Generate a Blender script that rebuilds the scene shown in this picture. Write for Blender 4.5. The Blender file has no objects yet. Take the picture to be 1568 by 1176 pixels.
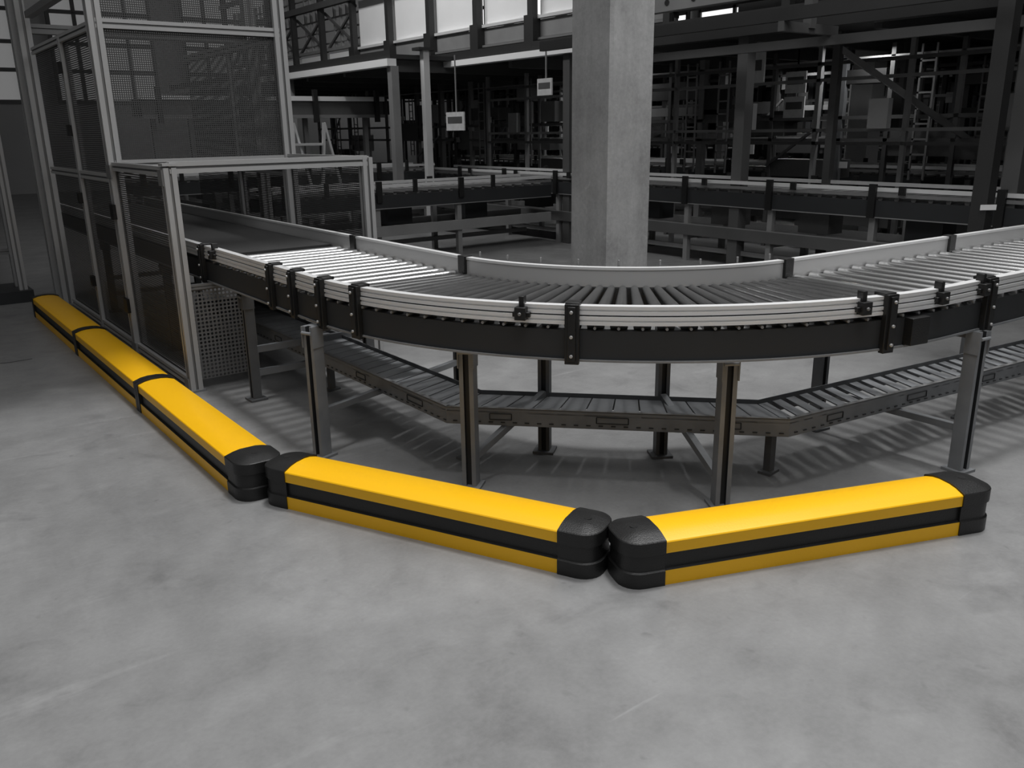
import bpy, math, random
from mathutils import Vector, Matrix
random.seed(7)
scene=bpy.context.scene
# ------------------------------------------------------------------ grid of the hall
A37=math.radians(37.03)
D2=Vector((math.cos(A37),math.sin(A37),0)); D1=Vector((math.sin(A37),-math.cos(A37),0))
UP=Vector((0,0,1))
ROT=Matrix.Rotation(-A37,4,'Z')      # final scene is aligned with the hall grid
def G(a,b,z=0.0):
    return D2*a+D1*b+UP*z
# ------------------------------------------------------------------ materials
def mat(name,col,rough=.5,metal=0.0,var=.12,scale=6.0,bump=0.0,bscale=80.0,emit=0.0,spec=.5):
    m=bpy.data.materials.new(name); m.use_nodes=True
    nt=m.node_tree; N=nt.nodes; L=nt.links
    bs=N['Principled BSDF']
    if isinstance(col,(int,float)): col=(col,col,col)
    tc=N.new('ShaderNodeTexCoord')
    nz=N.new('ShaderNodeTexNoise'); nz.inputs['Scale'].default_value=scale; nz.inputs['Detail'].default_value=5
    L.new(tc.outputs['Object'],nz.inputs['Vector'])
    mx=N.new('ShaderNodeMix'); mx.data_type='RGBA'
    mx.inputs[6].default_value=(*[c*(1-var) for c in col],1)
    mx.inputs[7].default_value=(*[min(1,c*(1+var)) for c in col],1)
    L.new(nz.outputs['Fac'],mx.inputs[0]); L.new(mx.outputs[2],bs.inputs['Base Color'])
    bs.inputs['Roughness'].default_value=rough; bs.inputs['Metallic'].default_value=metal
    bs.inputs['Specular IOR Level'].default_value=spec
    if bump>0:
        n2=N.new('ShaderNodeTexNoise'); n2.inputs['Scale'].default_value=bscale
        L.new(tc.outputs['Object'],n2.inputs['Vector'])
        bp=N.new('ShaderNodeBump'); bp.inputs['Strength'].default_value=bump; bp.inputs['Distance'].default_value=.01
        L.new(n2.outputs['Fac'],bp.inputs['Height']); L.new(bp.outputs['Normal'],bs.inputs['Normal'])
    if emit>0:
        bs.inputs['Emission Color'].default_value=(1,1,1,1); bs.inputs['Emission Strength'].default_value=emit
    return m
def perf_mat(name,col,pitch=.022,rad=.36,rough=.6):
    m=mat(name,col,rough,0.2)
    nt=m.node_tree;N=nt.nodes;L=nt.links
    bs=N['Principled BSDF']; out=N['Material Output']
    uv=N.new('ShaderNodeUVMap')
    sep=N.new('ShaderNodeSeparateXYZ'); L.new(uv.outputs['UV'],sep.inputs[0])
    def M(op,a,b=None):
        n=N.new('ShaderNodeMath'); n.operation=op
        for i,x in enumerate((a,b)):
            if x is None: continue
            if isinstance(x,(int,float)): n.inputs[i].default_value=x
            else: L.new(x,n.inputs[i])
        return n.outputs[0]
    u=M('SUBTRACT',M('FRACT',M('DIVIDE',sep.outputs['X'],pitch)),.5)
    v=M('SUBTRACT',M('FRACT',M('DIVIDE',sep.outputs['Y'],pitch)),.5)
    d=M('ADD',M('MULTIPLY',u,u),M('MULTIPLY',v,v))
    hole=M('LESS_THAN',d,rad*rad)
    tr=N.new('ShaderNodeBsdfTransparent'); ms=N.new('ShaderNodeMixShader')
    L.new(hole,ms.inputs[0]); L.new(bs.outputs[0],ms.inputs[1]); L.new(tr.outputs[0],ms.inputs[2])
    L.new(ms.outputs[0],out.inputs['Surface'])
    return m
ALU =mat('aluminium',.50,.42,.3,.08,3)
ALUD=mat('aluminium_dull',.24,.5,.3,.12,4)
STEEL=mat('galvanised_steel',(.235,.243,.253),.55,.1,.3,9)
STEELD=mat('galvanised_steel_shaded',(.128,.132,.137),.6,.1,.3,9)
RAIL=mat('rail_aluminium',.88,.36,.3,.05,3)
GUIDE=mat('guide_plate_aluminium',.58,.42,.3,.06,2)
ROLL=mat('roller_chrome',.80,.2,.95,.03,4)
ROLLD=mat('roller_grey_plastic',.10,.28,.5,.3,8)
BLK =mat('black_plastic',.012,.42,0,.25,14,.15,200)
BLKF=mat('frame_charcoal',(.034,.0355,.0375),.5,0,.15,3,0,80,0,.3)
BELT=mat('belt_rubber',.035,.6,0,.2,5)
YEL =mat('yellow_polymer',(1.0,.53,.004),.4,0,.02,3,.05,150)
DRK =mat('dark_painted_steel',.028,.5,0,.3,2)
DRK2=mat('dark_grey_steel',.10,.5,.1,.3,2)
MID =mat('mid_grey_steel',.28,.5,.2,.25,3)
LGT =mat('light_grey_panel',.65,.5,0,.12,2)
WHT =mat('white_panel',.92,.5,0,.06,2)
WALL=mat('wall_dark_grey',.08,.8,0,.3,1)
WALL2=mat('wall_light_grey',.40,.8,0,.2,.6)
WALL3=mat('wall_mid_grey',.14,.8,0,.2,.6)
GLOW=mat('daylight_glass',.9,.3,0,.0,2,emit=1.2)
GLOW2=mat('frosted_glass',.5,.3,0,.0,2,emit=.12)
PERF=perf_mat('perforated_dark_sheet',.07,.014,.29)
PERF2=perf_mat('perforated_steel_sheet',.18,.024,.32)
LABEL=mat('sign_white',.65,.5,0,.25,12)
CRACK=mat('floor_crack_dark',.06,.9,0,.3,20)
def concrete(name,base,lo,hi,rough,scales,bump,spec=.5,specks=False,vstreak=False):
    m=bpy.data.materials.new(name); m.use_nodes=True
    nt=m.node_tree;N=nt.nodes;L=nt.links; bs=N['Principled BSDF']
    tc=N.new('ShaderNodeTexCoord'); prev=None
    def noise(sc,fmin,fmax,tmin,tmax,dist=0,stretch=None,det=6,sv=None):
        nz=N.new('ShaderNodeTexNoise'); nz.inputs['Scale'].default_value=sc; nz.inputs['Detail'].default_value=det; nz.inputs['Roughness'].default_value=.6
        nz.inputs['Distortion'].default_value=dist
        if stretch or sv:
            mp=N.new('ShaderNodeMapping'); mp.inputs['Rotation'].default_value=(0,0,stretch[0] if stretch else 0); mp.inputs['Scale'].default_value=sv if sv else (stretch[1],1,1)
            L.new(tc.outputs['Object'],mp.inputs[0]); L.new(mp.outputs[0],nz.inputs['Vector'])
        else: L.new(tc.outputs['Object'],nz.inputs['Vector'])
        mr=N.new('ShaderNodeMapRange'); mr.inputs['From Min'].default_value=fmin; mr.inputs['From Max'].default_value=fmax
        mr.inputs['To Min'].default_value=tmin; mr.inputs['To Max'].default_value=tmax
        L.new(nz.outputs['Fac'],mr.inputs['Value']); return mr.outputs[0]
    terms=[noise(sc,.3,.7,-w,w) for sc,w in scales]
    if specks:
        terms.append(noise(11,.69,.78,0,-.05,.3,None,2))
        terms.append(noise(4,.62,.74,0,.06,.6,(.5,.2),4))
        terms.append(noise(16,.70,.80,0,.05,.5,(1.2,.1),3))
        terms.append(noise(1.3,.50,.70,0,.04,.8))
        terms.append(noise(3.1,.56,.72,0,-.045,1.0))
    if vstreak:
        terms.append(noise(6,.4,.75,0,-.09,.2,None,5,(1,1,.12)))
        terms.append(noise(9,.62,.75,0,.09,.6))
    for t in terms:
        if prev is None: prev=t
        else:
            ad=N.new('ShaderNodeMath'); L.new(prev,ad.inputs[0]); L.new(t,ad.inputs[1]); prev=ad.outputs[0]
    ad=N.new('ShaderNodeMath'); ad.inputs[1].default_value=base; L.new(prev,ad.inputs[0])
    cl=N.new('ShaderNodeClamp'); cl.inputs['Min'].default_value=lo; cl.inputs['Max'].default_value=hi; L.new(ad.outputs[0],cl.inputs['Value'])
    cc=N.new('ShaderNodeCombineColor')
    for k in range(3): L.new(cl.outputs[0],cc.inputs[k])
    L.new(cc.outputs[0],bs.inputs['Base Color'])
    bs.inputs['Roughness'].default_value=rough; bs.inputs['Specular IOR Level'].default_value=spec
    bp=N.new('ShaderNodeBump'); bp.inputs['Strength'].default_value=bump; bp.inputs['Distance'].default_value=.01
    L.new(prev,bp.inputs['Height']); L.new(bp.outputs[0],bs.inputs['Normal'])
    return m
FLOOR=concrete('polished_concrete_floor',.222,.08,.45,.42,[(.5,.02),(2.2,.035),(9,.018),(60,.014)],.25,.5,True)
CONC=concrete('concrete_column_surface',.42,.12,.65,.75,[(1.2,.06),(5,.04),(40,.03)],.5,.3,False,True)
# ------------------------------------------------------------------ mesh builder
class MB:
    def __init__(s,name,parent=None):
        s.name=name; s.v=[]; s.f=[]; s.m=[]; s.mats=[]; s.uv={}; s.parent=parent
    def mi(s,m):
        if m not in s.mats: s.mats.append(m)
        return s.mats.index(m)
    def face(s,idx,m,uv=None):
        s.f.append(idx); s.m.append(s.mi(m))
        if uv: s.uv[len(s.f)-1]=uv
    def hexa(s,P,m):
        n=len(s.v); s.v+= [tuple(p) for p in P]
        for q in ((0,3,2,1),(4,5,6,7),(0,1,5,4),(1,2,6,5),(2,3,7,6),(3,0,4,7)):
            s.face([n+i for i in q],m)
    def boxab(s,a0,a1,b0,b1,z0,z1,m):
        s.hexa([G(a0,b0,z0),G(a1,b0,z0),G(a1,b1,z0),G(a0,b1,z0),G(a0,b0,z1),G(a1,b0,z1),G(a1,b1,z1),G(a0,b1,z1)],m)
    def frame(s,p,q,up=UP):
        p=Vector(p);q=Vector(q);d=(q-p).normalized()
        if abs(d.dot(up))>.98: up=D2
        x=d.cross(up).normalized(); y=x.cross(d).normalized()
        return p,q,d,x,y
    def prism(s,p,q,prof,m,up=UP,cap=True):
        p,q,d,x,y=s.frame(p,q,up); n=len(s.v);k=len(prof)
        for o in (p,q):
            for (u,w) in prof: s.v.append(tuple(o+x*u+y*w))
        for i in range(k):
            j=(i+1)%k; s.face([n+i,n+k+i,n+k+j,n+j],m[i] if isinstance(m,list) else m)
        if cap:
            mm=m[0] if isinstance(m,list) else m
            s.face([n+i for i in range(k)],mm); s.face([n+k+i for i in reversed(range(k))],mm)
    def beam(s,p,q,w,h,m,up=UP):
        s.prism(p,q,[(-w/2,-h/2),(w/2,-h/2),(w/2,h/2),(-w/2,h/2)],m,up)
    def prof(s,p,q,w,m,dark=None,h=None,up=UP):   # slotted aluminium profile
        h=h or w; a=w/2;c=h/2;g=w*.11;t=w*.16
        pr=[(-a,-c),(-g,-c),(-g,-c+t),(g,-c+t),(g,-c),(a,-c),(a,-g),(a-t,-g),(a-t,g),(a,g),(a,c),(g,c),(g,c-t),(-g,c-t),(-g,c),(-a,c),(-a,g),(-a+t,g),(-a+t,-g),(-a,-g)]
        mats=[m]*20
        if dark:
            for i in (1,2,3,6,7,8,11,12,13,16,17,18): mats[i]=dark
        s.prism(p,q,pr,mats,up)
    def cyl(s,p,q,r,m,n=12,r2=None):
        r2=r if r2 is None else r2
        p,q,d,x,y=s.frame(p,q); k=len(s.v)
        for o,rr in ((p,r),(q,r2)):
            for i in range(n):
                t=2*math.pi*i/n; s.v.append(tuple(o+x*rr*math.cos(t)+y*rr*math.sin(t)))
        for i in range(n):
            j=(i+1)%n; s.face([k+i,k+n+i,k+n+j,k+j],m)
        s.face([k+i for i in range(n)],m); s.face([k+n+i for i in reversed(range(n))],m)
    def rings(s,R,m,closed=True,caps=True):
        n=len(s.v);k=len(R[0])
        for r in R: s.v+=[tuple(p) for p in r]
        for i in range(len(R)-1):
            for j in range(k if closed else k-1):
                jj=(j+1)%k
                s.face([n+i*k+j,n+(i+1)*k+j,n+(i+1)*k+jj,n+i*k+jj],m[j] if isinstance(m,list) else m)
        if caps:
            mm=m[0] if isinstance(m,list) else m
            s.face([n+j for j in range(k)],mm); e=n+(len(R)-1)*k
            s.face([e+j for j in reversed(range(k))],mm)
    def quad(s,p0,u,v,lu,lv,m):
        n=len(s.v); p0=Vector(p0)
        s.v+=[tuple(p0),tuple(p0+u*lu),tuple(p0+u*lu+v*lv),tuple(p0+v*lv)]
        s.face([n,n+1,n+2,n+3],m,[(0,0),(lu,0),(lu,lv),(0,lv)])
    def done(s,bevel=0,smooth=True,ang=35):
        me=bpy.data.meshes.new(s.name); me.from_pydata([tuple(ROT@Vector(p)) for p in s.v],[],s.f)
        for m in s.mats: me.materials.append(m)
        for i,p in enumerate(me.polygons): p.material_index=s.m[i]; p.use_smooth=smooth
        if s.uv:
            ul=me.uv_layers.new(name='UVMap')
            for fi,uv in s.uv.items():
                p=me.polygons[fi]
                for k,li in enumerate(p.loop_indices): ul.data[li].uv=uv[k]
        me.validate(); me.update()
        import bmesh
        bm=bmesh.new(); bm.from_mesh(me)
        if not s.uv: bmesh.ops.recalc_face_normals(bm,faces=bm.faces)
        bm.to_mesh(me); bm.free()
        if smooth: me.set_sharp_from_angle(angle=math.radians(ang))
        o=bpy.data.objects.new(s.name,me); scene.collection.objects.link(o)
        if s.parent: o.parent=s.parent
        if bevel:
            b=o.modifiers.new('bevel','BEVEL'); b.width=bevel; b.segments=2; b.limit_method='ANGLE'; b.angle_limit=math.radians(40)
        return o
def empty(name,loc=(0,0,0)):
    e=bpy.data.objects.new(name,None); scene.collection.objects.link(e); e.empty_display_size=.2
    return e
# ------------------------------------------------------------------ room shell
f=MB('floor'); f.boxab(-14,19,-27,9,-.1,0,FLOOR); f.done()
w=MB('wall_back'); w.boxab(18,18.3,-27,9,0,7,WALL); w.done()
w=MB('wall_left'); w.boxab(-14,18,-27.3,-27,0,7,WALL2); w.done()
w=MB('wall_right'); w.boxab(-14,18,9,9.3,0,7,WALL3); w.done()
w=MB('wall_front'); w.boxab(-14.3,-14,-27,9,0,7,WALL3); w.done()
SA0,SA1,SB0,SB1=-7.0,6.4,-5.7,7.0  # unseen roof opening, bounds set so the back and left floor stay dark
w=MB('ceiling')
w.boxab(-14.3,SA0,-27.3,9.3,7,7.2,WALL2); w.boxab(SA1,18.3,-27.3,9.3,7,7.2,WALL2)
w.boxab(SA0,SA1,-27.3,SB0,7,7.2,WALL2); w.boxab(SA0,SA1,SB1,9.3,7,7.2,WALL2)
w.done()
k=1
for b0 in [x*2.6-26 for x in range(9)]:
    o=MB('window_%d'%k); o.boxab(17.93,17.99,b0,b0+2.2,3.2,6.6,GLOW)
    for bb in (b0,b0+1.1,b0+2.2): o.boxab(17.88,17.95,bb-.05,bb+.05,3.15,6.65,DRK)
    for zz in (3.2,4.3,5.4,6.6): o.boxab(17.88,17.95,b0,b0+2.2,zz-.05,zz+.05,DRK)
    o.done(); k+=1
for a0 in (-9,-5.5,-2,1.5,5,8.5):
    o=MB('window_%d'%k); o.boxab(a0,a0+2.6,-26.99,-26.93,2.4,5.5,GLOW2)
    for aa in (a0,a0+.65,a0+1.3,a0+1.95,a0+2.6): o.boxab(aa-.05,aa+.05,-26.95,-26.88,2.35,5.55,DRK2)
    for zz in (2.4,3.2,3.9,4.7,5.5): o.boxab(a0,a0+2.6,-26.95,-26.88,zz-.05,zz+.05,DRK2)
    o.done(); k+=1
o=MB('floor_crack')
pts=[(-5.2,5.30),(-4.75,5.42),(-4.5,5.40),(-4.2,5.52),(-3.9,5.55),(-3.75,5.64),(-3.5,5.70),(-3.38,5.80)]
for p,q in zip(pts,pts[1:]): o.beam((p[0],p[1],.0008),(q[0],q[1],.0008),.012,.002,CRACK)
o.done()
# ------------------------------------------------------------------ concrete column
o=MB('concrete_column')
cx,cy=.785,6.74; h=.222; c=.022
base=[(-h+c,-h),(h-c,-h),(h,-h+c),(h,h-c),(h-c,h),(-h+c,h),(-h,h-c),(-h,-h+c)]
R=[]
for z in (0,6.98): R.append([Vector((cx,cy,z))+D2*u+D1*v for u,v in base])
o.rings(R,CONC); o.done()
# ------------------------------------------------------------------ barriers
half=[(-.1,0),(-.1,.055),(-.088,.059),(-.088,.116),(-.1,.120),(-.1,.160),(-.097,.164),(-.060,.176),(-.025,.181)]
PR=half+[(-x,z) for x,z in reversed(half)]
matsY=[]
for i in range(len(PR)):
    z0=PR[i][1]; z1=PR[(i+1)%len(PR)][1]
    matsY.append(BLK if (min(z0,z1)>=.0549 and max(z0,z1)<=.1205) else YEL)
def barrier_body(o,p,d,L):
    n=Vector((-d.y,d.x,0))
    Rg=[[p+d*t+n*x+UP*z for x,z in PR] for t in (0,L)]
    o.rings(Rg,matsY)
def barrier_band(o,p,d,L):
    n=Vector((-d.y,d.x,0))
    q=[(-.105,0),(-.105,.167),(-.062,.182),(-.025,.187),(.025,.187),(.062,.182),(.105,.167),(.105,0)]
    o.rings([[p+d*t+n*x+UP*z for x,z in q] for t in (0,L)],BLK)
def barrier_cap(o,p,d,L):
    n=Vector((-d.y,d.x,0)); Rg=[]
    for z,i in ((0,0),(.055,0),(.059,.007),(.116,.007),(.120,0),(.167,0),(.170,.003),(.181,.040),(.186,.070)):
        w=.105-i; l=L-i; r=max(.002,.075-i)
        ring=[p+n*w+UP*z]
        for k in range(0,7):
            t=math.pi/2*(1-k/6); ring.append(p+d*(l-r+r*math.cos(t))+n*(w-r+r*math.sin(t))+UP*z)
        for k in range(0,7):
            t=math.pi/2*(k/6); ring.append(p+d*(l-r+r*math.cos(t))-n*(w-r+r*math.sin(t))+UP*z)
        ring.append(p-n*w+UP*z)
        Rg.append(ring)
    o.rings(Rg,BLK)
    o.cyl(p+d*(L*.5)+UP*.184,p+d*(L*.5)+UP*.1868,.014,BLK,16)
def V2(x,y): return Vector((x,y,0))
e=empty('safety_barrier')
y=MB('yellow_profiles',e); k=MB('black_connectors',e)
a=1.17
for b0,b1 in ((-8.25,-6.62),(-6.54,-4.97),(-4.89,-3.48)):
    barrier_body(y,G(a,b0),D1,b1-b0)
for b0 in (-8.30,-6.62,-6.575,-4.97,-4.925):
    barrier_band(k,G(a,b0),D1,.040 if b0>-8.29 else .05)
barrier_cap(k,G(a,-3.48),D1,.165)
y.done(ang=22); k.done(ang=17)
def barrier(p,q,l0,l1):
    e=empty('safety_barrier'); d=(q-p); L=d.length; d.normalize()
    y=MB('yellow_profile',e); k=MB('black_end_caps',e)
    barrier_body(y,p,d,L); y.done(ang=22)
    barrier_cap(k,q,d,l1); barrier_cap(k,p,-d,l0); k.done(ang=17)
barrier(V2(-.894,3.329),V2(.196,2.759),.145,.145)
barrier(V2(.483,2.676),V2(1.653,3.006),.150,.165)
# ------------------------------------------------------------------ main curved roller conveyor
C=V2(.702,5.115); PH0=math.radians(217.03); PH1=math.radians(303.5)
E2=V2(math.cos(math.radians(33.5)),math.sin(math.radians(33.5)))
def stations(t0,t1,n=44):
    S=[(-D2,D1*t0)]
    for i in range(n+1):
        ph=PH0+(PH1-PH0)*i/n; S.append((V2(math.cos(ph),math.sin(ph)),V2(0,0)))
    S.append((V2(math.cos(PH1),math.sin(PH1)),E2*t1)); return S
def pt(S,R,z): return C+S[0]*R+S[1]+UP*z
def sw(o,pr,m,t0=-6.0,t1=4.5,n=44):
    o.rings([[pt(s,R,z) for R,z in pr] for s in stations(t0,t1,n)],m)
def rect(r0,r1,z0,z1): return [(r0,z0),(r1,z0),(r1,z1),(r0,z1)]
e=empty('roller_conveyor')
o=MB('side_frames',e)
sw(o,rect(1.985,2.02,.652,.765),BLKF); sw(o,rect(1.975,2.028,.644,.652),STEEL)
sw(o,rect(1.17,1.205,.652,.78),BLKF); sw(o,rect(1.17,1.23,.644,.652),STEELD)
o.done()
o=MB('guide_rails',e)
def railprof(r0,r1,z0,z1):
    zm=(z0+z1)/2
    return [(r0,z0),(r1,z0),(r1,zm-.004),(r1-.006,zm-.003),(r1-.006,zm+.003),(r1,zm+.004),(r1,z1),(r0,z1)]
sw(o,railprof(1.985,2.022,.826,.86),RAIL); sw(o,railprof(1.985,2.026,.787,.820),RAIL); sw(o,rect(1.99,2.012,.815,.83),BLKF)
sw(o,rect(1.185,1.197,.785,.872),GUIDE); sw(o,rect(1.165,1.2,.864,.876),RAIL)
o.done()
o=MB('rollers',e)
def roller(S,m,r=.025,r2=None):
    o.cyl(pt(S,1.207,.775),pt(S,1.984,.775),r,m,16,r2)
    o.cyl(pt(S,1.95,.775),pt(S,2.026,.775),.006,ALUD,6)
t=-.06
while t>-1.45: roller((-D2,D1*t),ROLL); t-=.11
n=34
for i in range(n):
    ph=PH0+(PH1-PH0)*(i+.5)/n; roller((V2(math.cos(ph),math.sin(ph)),V2(0,0)),ROLLD,.019,.034)
t=.04
while t<4.4: roller((V2(math.cos(PH1),math.sin(PH1)),E2*t),ROLL); t+=.115
o.rings([[pt((-D2,D1*t),R,z) for R,z in rect(1.4,1.75,.70,.715)] for t in (-1.5,-.05)],BLKF)
o.done()
o=MB('transport_belt',e)
o.rings([[pt((-D2,D1*t),R,z) for R,z in rect(1.21,1.98,.74,.80)] for t in (-6,-1.5)],BELT)
o.done()
o=MB('rail_brackets',e)
def rbx(S,r0,r1,hw,z0,z1,m,off=0):
    nrm=S[0];tan=V2(-nrm.y,nrm.x);P=[]
    for z in (z0,z1):
        for r,s in ((r0,off-hw),(r1,off-hw),(r1,off+hw),(r0,off+hw)): P.append(C+nrm*r+tan*s+S[1]+UP*z)
    o.hexa(P,m)
def bracket(S,full=True,wd=.055):
    nrm=S[0]
    if full:
        rbx(S,2.02,2.045,wd/2,.635,.868,BLK); rbx(S,2.035,2.055,wd/2*.55,.65,.86,BLK)
        for z in (.67,.745,.84):
            o.cyl(C+nrm*2.05+S[1]+UP*z,C+nrm*2.062+S[1]+UP*z,.007,ALU,8)
        rbx(S,1.97,2.03,wd/2,.858,.872,BLK)
    else:
        rbx(S,2.02,2.055,.022,.80,.85,BLK); rbx(S,2.0,2.035,.010,.85,.89,BLK); rbx(S,2.02,2.04,.035,.81,.83,BLK)
        o.cyl(C+nrm*2.05+S[1]+UP*.825,C+nrm*2.062+S[1]+UP*.825,.007,ALUD,8)
def arcS(deg):
    r=math.radians(deg); return (V2(math.cos(r),math.sin(r)),V2(0,0))
for dg in (219.5,227.5,256.6,292.3): bracket(arcS(dg))
for dg in (251,288.6,300.5): bracket(arcS(dg),False)
for t in (-.22,-.49,-1.55): bracket((-D2,D1*t),True,.045)
bracket((-D2,D1*-1.35),False)
RS=V2(math.cos(PH1),math.sin(PH1))
for t in (.26,1.5,2.8): bracket((RS,E2*t),True,.07)
bracket((RS,E2*.2),False)
rbx(arcS(296.5),2.02,2.06,.05,.655,.765,BLK)
for S in (arcS(218),arcS(302.5),(-D2,D1*-1.2),(RS,E2*1.4)):
    rbx(S,1.16,1.212,.03,.79,.882,BLK)
for i in range(9):
    S=arcS(222+i*9.6); o.cyl(pt(S,1.15,.84),pt(S,1.15,.905),.006,ALUD,6)
o.done(.002)
o=MB('support_legs',e)
def leg(x,y,top,w=.058,m=STEEL,ang=0):
    p=V2(x,y)
    g=w*.2;t=w*.3;a=w/2
    pr=[(-a,-a),(-g,-a),(-g,-a+t),(g,-a+t),(g,-a),(a,-a),(a,a),(-a,a)]
    mm=[m]*8; mm[1]=mm[2]=mm[3]=BLKF
    dd=V2(math.cos(ang),math.sin(ang)); n=V2(-dd.y,dd.x)
    o.rings([[p+dd*u+n*v+UP*z for u,v in pr] for z in (.012,top)],mm)
    o.rings([[p+dd*u+n*v+UP*z for u,v in ((-.05,-.05),(.05,-.05),(.05,.05),(-.05,.05))] for z in (0,.012)],m)
    for sx in (-1,1):
        o.rings([[p+dd*u+n*v+UP*z for u,v in ((sx*.030,-.038),(sx*.036,-.038),(sx*.036,.03),(sx*.030,.03))] for z in (top-.10,top)],m)
    o.cyl(p-n*.038+dd*-.03+UP*(top-.03),p-n*.038+dd*.03+UP*(top-.03),.008,m,8)
OL=[(-.92,3.84,-.6),(-.185,3.45,-.25),(.85,3.21,.1),(2.0,3.54,.5)]
IL=[(-.30,4.75,-.6),(.155,3.86,-.25),(.70,3.78,.1),(1.56,4.12,.5)]
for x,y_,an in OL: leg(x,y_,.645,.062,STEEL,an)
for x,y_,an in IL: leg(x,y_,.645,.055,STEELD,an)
for t in (-1.05,-2.6,-4.4):
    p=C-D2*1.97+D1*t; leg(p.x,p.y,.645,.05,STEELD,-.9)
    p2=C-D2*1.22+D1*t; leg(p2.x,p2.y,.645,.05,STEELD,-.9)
    for z in (.16,.30,.62): o.beam(p+UP*z,p2+UP*z,.035,.035,STEEL)
for t in (1.7,3.4):
    p=C+RS*1.97+E2*t; leg(p.x,p.y,.645,.055,STEEL,.5)
    p2=C+RS*1.22+E2*t; leg(p2.x,p2.y,.645,.055,STEELD,.5)
    o.beam(p+UP*.62,p2+UP*.62,.035,.035,STEEL)
for (x,y_,_),(x2,y2,_) in zip(OL,IL):
    o.beam((x,y_,.625),(x2,y2,.625),.035,.035,STEELD)
o.beam((-.17,3.47,.13),(.15,3.84,.30),.03,.03,STEEL); o.beam((.83,3.24,.13),(.70,3.76,.30),.03,.03,STEEL)
o.beam((1.98,3.56,.20),(1.58,4.10,.20),.03,.03,STEEL); o.beam((-.9,3.87,.22),(-.32,4.72,.22),.03,.03,STEEL)
o.done()
# lower return chute
e=empty('lower_chute_conveyor')
outer=[G(1.96,-6.4),V2(-.30,3.66),V2(1.18,3.41),V2(1.18,3.41)+V2(.868,.496)*3.4]
inner=[G(2.25,-6.4),V2(-.15,3.89),V2(1.12,3.67),V2(1.12,3.67)+V2(.868,.496)*3.4]
o=MB('tray_sides',e)
def strip(P,z0,z1,th,m):
    for p,q in zip(P,P[1:]):
        d=(q-p).normalized(); n=V2(-d.y,d.x)*th
        o.hexa([p+UP*z0,q+UP*z0,q+n+UP*z0,p+n+UP*z0,p+UP*z1,q+UP*z1,q+n+UP*z1,p+n+UP*z1],m)
strip(outer,.225,.30,.004,STEEL); strip(outer,.296,.302,.02,ALUD); strip(outer,.22,.226,.03,STEEL)
strip(inner,.23,.305,.004,STEELD)
def slot(p,d,l,z):
    n=V2(d.y,-d.x)*.003
    for s in (-1,1): o.beam(p+n-d*l/2+UP*(z+s*.014),p+n+d*l/2+UP*(z+s*.014),.003,.003,BLKF)
    for s in (-1,1): o.beam(p+n+d*s*l/2+UP*(z-.014),p+n+d*s*l/2+UP*(z+.014),.003,.003,BLKF)
for p,q in zip(outer,outer[1:]):
    d=(q-p);L=d.length;d.normalize(); m=max(3,int(L/.5))
    for i in range(m): slot(p+d*L*(i+.5)/m,d,.14 if i%2 else .10,.262)
    s=.03
    while s<L:
        n=V2(d.y,-d.x)*.003; o.beam(p+d*s+n+UP*.236,p+d*(s+.02)+n+UP*.236,.003,.004,BLKF); s+=.055
o.done()
o=MB('tray_slats',e)
def slats(p0,p1,q0,q1,pitch,fill,m,z=.285):
    L=(p1-p0).length; n=int(L/pitch)
    for i in range(n):
        u=i/n; v=(i+fill)/n
        P=[p0.lerp(p1,u),p0.lerp(p1,v),q0.lerp(q1,v),q0.lerp(q1,u)]
        o.hexa([x+UP*(z-.006) for x in P]+[x+UP*z for x in P],m)
slats(outer[0],outer[1],inner[0],inner[1],.10,.9,STEEL)
slats(outer[1],outer[2],inner[1],inner[2],.12,.94,STEEL)
slats(outer[2],outer[3],inner[2],inner[3],.085,.62,STEEL)
o.done()
o=MB('chute_legs',e)
for p in (V2(-.22,3.78),G(2.1,-4.6),V2(1.15,3.55),V2(1.15,3.55)+V2(.868,.496)*1.4,V2(1.15,3.55)+V2(.868,.496)*2.9):
    o.beam(p,p+UP*.28,.035,.035,STEELD)
    o.beam(p+V2(-.03,-.03)+UP*.006,p+V2(.03,.03)+UP*.006,.06,.012,STEELD)
o.done()
# ------------------------------------------------------------------ machine guard (mesh cage)
e=empty('machine_guard_cage')
fr=MB('aluminium_frame',e); pn=MB('perforated_panels',e)
a0,a1=1.45,2.70; bN,bT,bF=-5.13,-6.36,-8.55
def post(a,b,z1,w=.07,z0=0): fr.prof(G(a,b,z0),G(a,b,z1),w,ALU,ALUD)
def bar(a,b,a2,b2,z,w=.055,h=None): fr.prof(G(a,b,z),G(a2,b2,z),w,ALU,ALUD,h)
post(a0,bN,1.32,.072); post(a1,bN,1.34)
post(a0,bT,3.9,.085); post(a1,bT,3.9,.085)
bar(a0,bN,a1,bN,1.32,.065); bar(a0,bT,a0,bN,1.30); bar(a1,bT,a1,bN,1.32); bar(a0,bT,a1,bT,1.31,.06)
bar(a0,bT,a0,bN,.05)
for z in (2.20,3.2): bar(a0,bT,a1,bT,z,.06)
pn.quad(G(a0,bT+.03,.07),D1,UP,bN-bT-.06,1.2,PERF)
pn.quad(G(a1,bT+.03,.07),D1,UP,bN-bT-.06,1.22,PERF)
pn.quad(G(a0+.03,bT,1.34),D2,UP,a1-a0-.06,.83,PERF)
pn.quad(G(a0+.03,bT,2.23),D2,UP,a1-a0-.06,.94,PERF)
pn.quad(G(a0+.03,bN,.06),D2,UP,.36,.56,PERF2); fr.prof(G(a0+.39,bN,0),G(a0+.39,bN,.62),.035,ALUD); fr.prof(G(a0+.03,bN,.63),G(a0+.41,bN,.63),.03,ALUD)
for b in (-7.4,): post(a0,b,2.2,.06)
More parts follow.
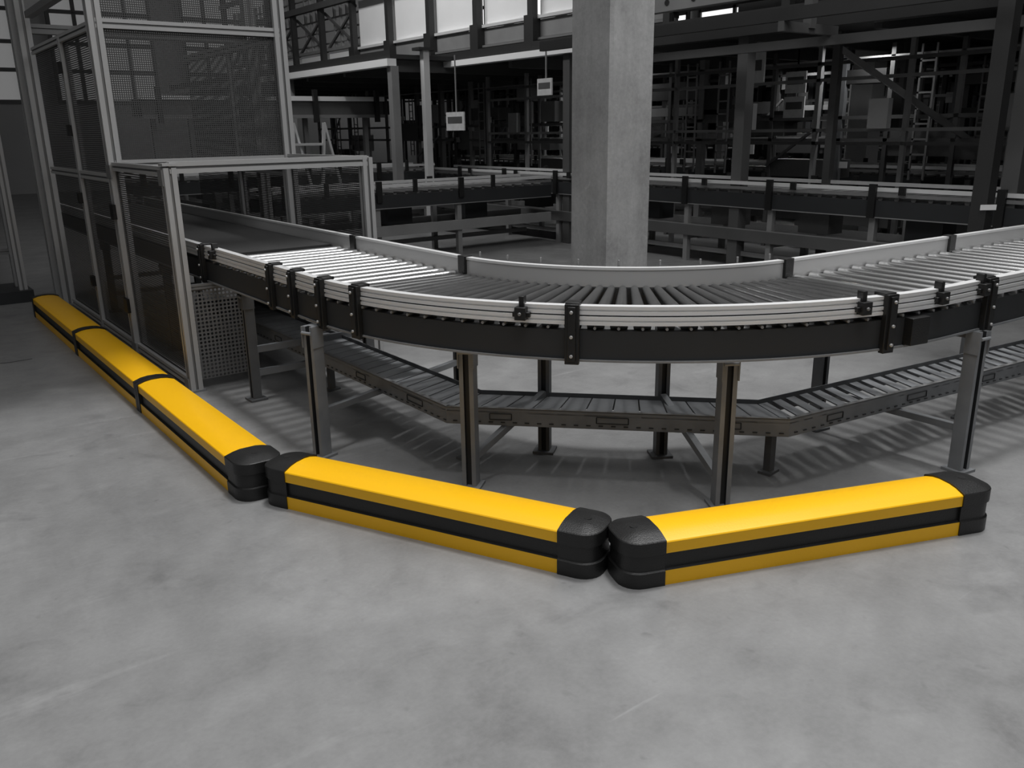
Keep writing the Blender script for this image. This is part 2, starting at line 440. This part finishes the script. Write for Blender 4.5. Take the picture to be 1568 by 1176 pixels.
for z in (.05,1.22,2.19): bar(a0,bF,a0,bT,z)
for b_0,b_1 in ((bF,-7.4),(-7.4,bT)):
    pn.quad(G(a0,b_0+.03,.07),D1,UP,b_1-b_0-.06,1.12,PERF); pn.quad(G(a0,b_0+.03,1.25),D1,UP,b_1-b_0-.06,.92,PERF)
for b in (-7.4,): post(a1,b,2.2,.05)
for z in (1.22,2.17): bar(a1,bF,a1,bT,z)
pn.quad(G(a1,bF,.07),D1,UP,bT-bF-.06,1.12,PERF); pn.quad(G(a1,bF,1.25),D1,UP,bT-bF-.06,.92,PERF)
fr.boxab(a0-.02,a0+.02,bF,bT,2.5,2.8,LGT); fr.boxab(a0-.03,a0+.03,bF,bT,2.45,2.5,ALUD)
for z in (.35,1.0,1.5,1.95): fr.boxab(a0-.06,a0-.03,-7.43,-7.37,z,z+.08,BLK)
for z in (.3,.95): fr.boxab(a0-.06,a0-.04,bT-.05,bT+.05,z,z+.10,BLK)
fr.boxab(a0-.04,a0+.04,bN-.04,bN+.04,1.33,1.345,ALU)
for b in (bN,bT):
    for z in (.05,1.28):
        fr.boxab(a0-.045,a0-.036,b-.06,b+.06 if b==bT else b+.02,z-.06,z+.03,ALUD)
fr.boxab(a0-.05,a0+.05,bN-.05,bN+.05,0,.012,STEEL)
fr.done(); pn.done(smooth=False)
# lifting gate with rack
e=empty('lifting_gate_frame')
fr=MB('gate_posts',e)
for a,b in ((1.42,-8.70),(1.42,-9.05),(3.4,-8.70)):
    fr.prof(G(a,b,0),G(a,b,4.2),.10,ALU,ALUD)
fr.boxab(1.44,1.48,-9.0,-8.75,.02,4.1,MID)
z=.1
while z<4.0: fr.boxab(1.40,1.44,-8.91,-8.83,z,z+.035,ALU); z+=.07
fr.prof(G(1.42,-8.88,3.0),G(3.4,-8.88,3.0),.1,ALU,ALUD); fr.prof(G(1.42,-8.88,2.4),G(3.4,-8.88,2.4),.08,ALUD)
fr.boxab(1.3,1.52,-9.15,-8.6,0,.015,STEEL)
fr.done()
# left foreground stand
e=empty('control_stand')
fr=MB('stand_frame',e)
for a,b in ((1.13,-9.2),(1.13,-9.45),(.3,-9.9)):
    fr.prof(G(a,b,.1),G(a,b,2.2 if a>.5 else 3.4),.07,ALU,ALUD)
for z in (.45,1.1,1.6,2.08): fr.prof(G(-.6,-9.45,z),G(1.13,-9.45,z),.05,ALUD)
fr.boxab(-.5,1.2,-9.7,-9.1,0,.11,BLKF); fr.boxab(-.4,.98,-9.75,-9.6,1.15,1.6,DRK2); fr.boxab(-.4,.98,-9.75,-9.6,.3,1.0,DRK)
fr.done()
# ------------------------------------------------------------------ background conveyors
def bgconv(name,axis,c0,c1,s0,s1,ztop,tiers=True,step=1.15):
    o=MB(name)
    def bx(x0,x1,y0,y1,z0,z1,m):
        if axis=='b': o.boxab(x0,x1,y0,y1,z0,z1,m)
        else: o.boxab(y0,y1,x0,x1,z0,z1,m)
    def rl(s):
        if axis=='b': o.cyl(G(c0+.03,s,ztop-.10),G(c1-.03,s,ztop-.10),.025,ALUD,8)
        else: o.cyl(G(s,c0+.03,ztop-.10),G(s,c1-.03,ztop-.10),.025,ALUD,8)
    for c,s in ((c0,1),(c1,-1)):
        x0,x1=sorted((c,c+.03*s))
        bx(x0,x1,s0,s1,ztop-.035,ztop,RAIL); bx(x0,x1,s0,s1,ztop-.27,ztop-.12,BLKF); bx(x0,x1,s0,s1,ztop-.28,ztop-.27,MID)
        bx(x0,x1,s0,s1,ztop-.085,ztop-.055,ALUD)
    s=s0+.08
    while s<s1-.05: rl(s); s+=.16
    s=s0+.1
    while s<s1-.4:
        bx(c0-.03,c0,s,s+.07,ztop-.28,ztop+.03,BLK); bx(c0-.045,c0-.02,s+.3,s+.36,ztop-.06,ztop+.02,BLK)
        bx(c1,c1+.03,s,s+.07,ztop-.2,ztop+.04,BLK); bx(c1,c1+.03,s+.5,s+.55,ztop-.1,ztop+.05,BLK)
        for c in (c0+.03,c1-.09): bx(c,c+.06,s+.0,s+.06,0,ztop-.27,MID)
        bx(c0+.05,c1-.05,s+.01,s+.05,.25,.30,MID)
        if random.random()<.5: bx(c0+.15,c0+.4,s+.3,s+.65,ztop-.5,ztop-.28,random.choice((DRK2,MID,BLKF)))
        s+=step
    if tiers:
        bx(c0,c0+.03,s0,s1,.30,.42,DRK2); bx(c1-.03,c1,s0,s1,.30,.42,MID); bx(c0+.04,c1-.04,s0,s1,.33,.35,DRK2)
        bx(c0,c0+.02,s0,s1,.42,.43,ALUD); bx(c0+.1,c0+.16,s0,s1,.12,.17,MID)
    o.done()
bgconv('background_roller_conveyor','b',7.6,8.35,-12.6,3.0,.93)
bgconv('background_roller_conveyor','b',9.9,10.6,-15,3.0,1.02)
bgconv('background_roller_conveyor','b',13.2,13.9,-18,3.0,1.2)
bgconv('background_roller_conveyor','a',-9.7,-9.0,3.6,7.5,.90)
bgconv('background_roller_conveyor','a',-12.6,-11.9,2.9,7.5,1.0)
bgconv('background_roller_conveyor','b',4.5,5.2,-20,-13.9,.95)
bgconv('background_roller_conveyor','a',-12.0,-11.3,-6,1.0,.95)
o=MB('elevated_conveyor')
o.boxab(3.5,7.4,-13.8,-13.3,1.75,2.0,DRK2); o.boxab(3.5,7.4,-13.28,-13.24,1.98,2.05,RAIL); o.boxab(3.5,7.4,-13.28,-13.24,1.72,1.77,ALUD)
for a in (3.7,4.9,6.1,7.2):
    o.boxab(a,a+.07,-13.25,-13.18,1.65,2.15,BLK); o.boxab(a,a+.07,-13.7,-13.63,0,1.75,MID)
o.done()
# ------------------------------------------------------------------ mezzanine
o=MB('mezzanine_platform')
o.boxab(6.6,16.5,-22,-11.4,2.50,2.56,DRK); o.boxab(7.7,16.5,-11.4,4.5,2.50,2.56,DRK)
o.boxab(6.45,6.6,-22,-11.4,2.40,2.50,WHT); o.boxab(6.5,6.6,-22,-11.4,2.50,2.62,DRK)
o.boxab(7.55,7.7,-12.5,-8.2,2.42,2.50,WHT); o.boxab(7.6,7.7,-12.5,4.5,2.50,2.62,DRK); o.boxab(7.55,7.7,-8.2,4.5,2.38,2.50,DRK)
b=-21.5
while b<4.4:
    o.boxab(7.8 if b>-11.4 else 6.6,16.4,b,b+.08,2.34,2.5,DRK2)
    b+=1.4
for b in (-21,-18.2,-15.2,-11.5):
    o.boxab(6.5,6.62,b,b+.12,0,2.4,MID)
o.boxab(7.0,7.10,-11.4,-11.30,0,2.62,LGT); o.boxab(6.9,7.2,-11.45,-11.25,2.62,2.66,DRK)
for a in (7.62,10.7,12.4,15):
    for b in (-8.9,-6.1,-3.3,-.6,2.0): o.boxab(a,a+.13,b,b+.13,0,2.5,DRK2 if (a<9 or b<-4) else MID)
o.boxab(10.98,11.28,-6.85,-6.55,0,2.5,LGT)
for b in [x*1.05-12.2 for x in range(14)]: o.boxab(8.75,8.80,b,b+.05,0,2.34,MID)
for z in (1.28,1.42,1.95,2.12): o.boxab(8.75,8.79,-12.2,2.0,z,z+.035,DRK2 if z<1.3 or z>2 else MID)
for b in (-11.5,-9.4,-6.9,-5.2,-3.9,-1.7): o.boxab(8.68,8.76,b,b+.22,1.45,1.75,random.choice((DRK2,MID,LGT)))
o.done()
o=MB('upper_level_conveyor_line')
b=-21.5
while b<-7.4:
    o.boxab(7.75,7.85,b,b+.10,2.56,4.6,DRK)
    if b>-15.5:
        o.boxab(7.9,8.0,b+.1,b+1.22,2.95,3.75,WHT)
        o.boxab(7.85,8.0,b+.1,b+1.22,2.70,2.92,MID)
        o.boxab(7.8,7.9,b+.08,b+1.3,2.93,2.97,RAIL); o.boxab(7.8,7.9,b+.08,b+1.3,2.66,2.69,ALUD)
        o.boxab(7.72,7.85,b-.04,b+.16,2.62,2.98,DRK)
    else:
        o.boxab(7.9,8.0,b+.1,b+1.22,2.62,2.95,WHT); o.boxab(7.85,7.95,b,b+1.3,3.0,3.05,MID)
        o.beam(G(7.9,b,3.0),G(7.9,b+1.3,3.7),.04,.04,DRK2); o.beam(G(7.9,b+1.3,3.0),G(7.9,b,3.7),.04,.04,DRK2)
        for q in range(1,5): o.boxab(7.95,8.0,b+q*.26,b+q*.26+.03,3.05,4.2,MID)
        for q in range(5): o.boxab(7.95,8.0,b,b+1.3,3.15+q*.22,3.17+q*.22,MID)
    o.boxab(7.7,7.8,b,b+1.3,3.75,3.86,DRK2)
    b+=1.3
o.boxab(7.72,7.78,-21.5,-7.4,4.3,4.4,MID)
b=-7.3
while b<4:
    o.boxab(7.75,7.83,b,b+.10,2.56,4.6,DRK)
    b+=1.6
for z,m in ((2.75,DRK2),(3.15,MID),(3.5,DRK),(3.9,DRK2)): o.boxab(7.8,7.95,-7.3,4.4,z,z+.14,m)
o.boxab(9.2,9.4,-7.4,4.5,2.56,5.5,DRK)
o.done()
o=MB('overhead_cable_tray')
o.boxab(6.9,7.0,-7.6,3.0,2.62,2.78,MID)
b=-7.5
while b<3:
    o.cyl(G(6.895,b,2.70),G(6.91,b,2.70),.03,BLK,10); b+=.35
o.boxab(6.5,6.56,-8.0,3.0,2.34,2.44,DRK); o.boxab(7.2,7.26,-8.0,3.0,2.18,2.26,DRK2)
for b in (-7.4,-4.8,-2.2,.4):
    o.boxab(6.85,6.93,b,b+.08,2.3,6.98,DRK2); o.boxab(6.5,7.3,b,b+.06,2.26,2.34,DRK2)
o.done()
o=MB('steel_support_post')
p=V2(3.62,6.6)
o.rings([[p+D2*u+D1*v+UP*z for u,v in ((-.06,-.06),(.06,-.06),(.06,.06),(-.06,.06))] for z in (.015,6.99)],DRK)
o.rings([[p+D2*u+D1*v+UP*z for u,v in ((-.12,-.12),(.12,-.12),(.12,.12),(-.12,.12))] for z in (0,.015)],DRK)
o.rings([[p+V2(u,-.09)+UP*z for u in (-.06,.06)]+[p+V2(u,-.085)+UP*z for u in (.06,-.06)] for z in (.86,.90)],WHT)
o.done()
o=MB('diagonal_brace')
o.beam((3.4,9.3,2.25),(5.0,9.2,1.20),.05,.06,MID); o.beam((3.4,9.3,0),(3.4,9.3,2.4),.08,.08,DRK2)
o.done()
# racking / machinery under the mezzanine
o=MB('storage_racking')
for a in (9.3,11.7,12.6,14.8,16.2):
    b=-20
    while b<3:
        m=random.choice((DRK,DRK2,MID,MID,STEELD)); w_=random.choice((.05,.07,.09))
        o.boxab(a,a+w_,b,b+w_,0,2.34,m)
        for rep in range(2):
            if random.random()<.75:
                z=random.uniform(.2,2.0); hgt=random.uniform(.06,.35); o.boxab(a+.02,a+.3,b+w_,b+random.uniform(.3,1.0),z,z+hgt,random.choice((DRK,DRK2,MID,DRK2)))
        if random.random()<.55:
            z=random.uniform(1.0,2.1); o.boxab(a-.02,a,b+.1,b+.1+random.uniform(.06,.2),z,z+random.uniform(.06,.2),random.choice((LABEL,MID,MID,LGT)))
        if random.random()<.25:
            z=random.uniform(.9,1.5); o.beam(G(a,b,z),G(a,b+random.uniform(.5,.9),z+random.uniform(.4,.8)),.03,.03,random.choice((MID,DRK2,STEEL)))
        if random.random()<.3:
            bb=b+.35
            for s in (0,.16): o.boxab(a-.03,a-.01,bb+s,bb+s+.02,.9,2.3,MID)
            for q in range(8): o.boxab(a-.03,a-.01,bb,bb+.17,1.0+q*.16,1.02+q*.16,MID)
        b+=random.uniform(.45,.95)
    for z in (.35,.75,1.3,1.55,1.85,2.2):
        if random.random()<.8: o.boxab(a,a+.05,-20,3,z,z+random.choice((.02,.04,.07)),random.choice((DRK2,MID,DRK,DRK2)))
o.boxab(16.4,16.5,-22,3,0,2.3,DRK2)
o.done()
o=MB('aisle_racking')
for a in [x*.9-8.5 for x in range(12)]:
    o.boxab(a,a+.08,-14.1,-14.0,0,2.2,DRK2); o.boxab(a,a+.08,-15.1,-15.0,0,2.2,DRK2)
for z in (.1,.8,1.5,2.1):
    o.boxab(-8.5,1.5,-14.12,-14.06,z,z+.1,MID if z>1.4 else DRK2)
    for a in [x*.9-8.4 for x in range(11)]:
        if random.random()<.9 and z<2: o.boxab(a+.03,a+.75,-14.9,-14.2,z+.1,z+random.uniform(.3,.55),random.choice((DRK,DRK2,DRK2,MID)))
o.boxab(-8.5,1.5,-15.2,-15.15,0,1.6,DRK)
o.done()
def sign(x,y_,z,w,h,name='warning_sign'):
    o=MB(name); p=Vector((x,y_,z))
    o.hexa([p+D1*u+D2*t+UP*v for t in (0,.02) for u,v in ((-w/2,-h/2),(w/2,-h/2),(w/2,h/2),(-w/2,h/2))],LABEL)
    o.hexa([p+D1*u+D2*t+UP*v for t in (-.004,0) for u,v in ((-w/2*.8,-h/2*.2),(w/2*.8,-h/2*.2),(w/2*.8,h/2*.5),(-w/2*.8,h/2*.5))],DRK2)
    o.beam(p+D2*.03+UP*h/2,p+D2*.03+UP*(2.5-z),.015,.015,MID)
    o.done()
sign(2.75,10.2,2.12,.38,.32); sign(3.4,10.6,1.98,.28,.24); sign(3.4,10.6,1.70,.28,.24); sign(.46,11.2,2.0,.28,.2); sign(-.75,12.6,1.62,.45,.25)
o=MB('step_ladder')
for s in (-.2,.2):
    o.beam((-2.75+s,11.6,0),(-2.6+s,11.6,1.62),.05,.03,LGT); o.beam((-2.3+s,11.8,0),(-2.6+s,11.6,1.62),.04,.03,LGT)
for i in range(1,6):
    z=.27*i; x=-2.75+.15*z/1.62; o.beam((x-.2,11.6,z),(x+.2,11.6,z),.08,.03,LGT)
o.done()
# ------------------------------------------------------------------ light
wd=bpy.data.worlds.new('hall_ambient'); scene.world=wd; wd.use_nodes=True
wd.node_tree.nodes['Background'].inputs[0].default_value=(1,1,1,1); wd.node_tree.nodes['Background'].inputs[1].default_value=.66
def place(o,M): o.matrix_world=ROT@M
sl=bpy.data.lights.new('roof_daylight','SUN'); sl.energy=1.55; sl.angle=math.radians(7); so=bpy.data.objects.new('roof_daylight',sl); scene.collection.objects.link(so)
dirv=Vector((-.10,-.13,-1)).normalized(); place(so,dirv.to_track_quat('-Z','Y').to_matrix().to_4x4())
for nm,loc,sx,sy,pw in (('overhead_area_light',(1.0,2.0,5.5),3,2,100),('overhead_area_light',(2.6,5.4,6.0),2,2,90),  # unseen overhead area lights, added for soft falloff to left and back
                        ('under_deck_fill_light',tuple(G(9.1,-5.5,2.3)),.15,.15,6),('under_deck_fill_light',tuple(G(9.1,-9.5,2.3)),.15,.15,6),('under_deck_fill_light',tuple(G(11.4,-3.0,2.3)),.15,.15,7),  # unseen fill lights under the deck, added to lift the dark racking
                        ('under_deck_fill_light',tuple(G(11.4,-8.0,2.3)),.15,.15,8),('under_deck_fill_light',tuple(G(11.4,-13.0,2.3)),.15,.15,10),('under_deck_fill_light',tuple(G(14.4,-10,2.3)),.15,.15,10)):
    al=bpy.data.lights.new(nm,'AREA'); al.shape='RECTANGLE'; al.size=sx; al.size_y=sy; al.energy=pw
    ao=bpy.data.objects.new(nm,al); scene.collection.objects.link(ao); place(ao,Matrix.Translation(loc))
al=bpy.data.lights.new('mezzanine_fill_light','AREA'); al.shape='RECTANGLE'; al.size=4; al.size_y=.6; al.energy=170  # unseen fill light, added to brighten the upper white panels
ao=bpy.data.objects.new('mezzanine_fill_light',al); scene.collection.objects.link(ao)
place(ao,Matrix.Translation(G(4.2,-11.5,6.2))@(D2*1.0+UP*-.75).to_track_quat('-Z','Y').to_matrix().to_4x4())
# ------------------------------------------------------------------ camera
cam=bpy.data.cameras.new('camera'); co=bpy.data.objects.new('camera',cam); scene.collection.objects.link(co); scene.camera=co
cam.sensor_fit='HORIZONTAL'; cam.sensor_width=36; cam.lens=36*1300/1568; cam.clip_end=200; cam.clip_start=.02
th=math.radians(16.7); r=math.radians(.9)
fwd=Vector((0,math.cos(th),-math.sin(th))); X0=Vector((1,0,0)); Y0=Vector((0,math.sin(th),math.cos(th)))
Xc=X0*math.cos(r)-Y0*math.sin(r); Yc=X0*math.sin(r)+Y0*math.cos(r)
M=Matrix(((Xc.x,Yc.x,-fwd.x,0),(Xc.y,Yc.y,-fwd.y,0),(Xc.z,Yc.z,-fwd.z,1.5),(0,0,0,1)))
place(co,M)
scene.view_settings.view_transform='Standard'
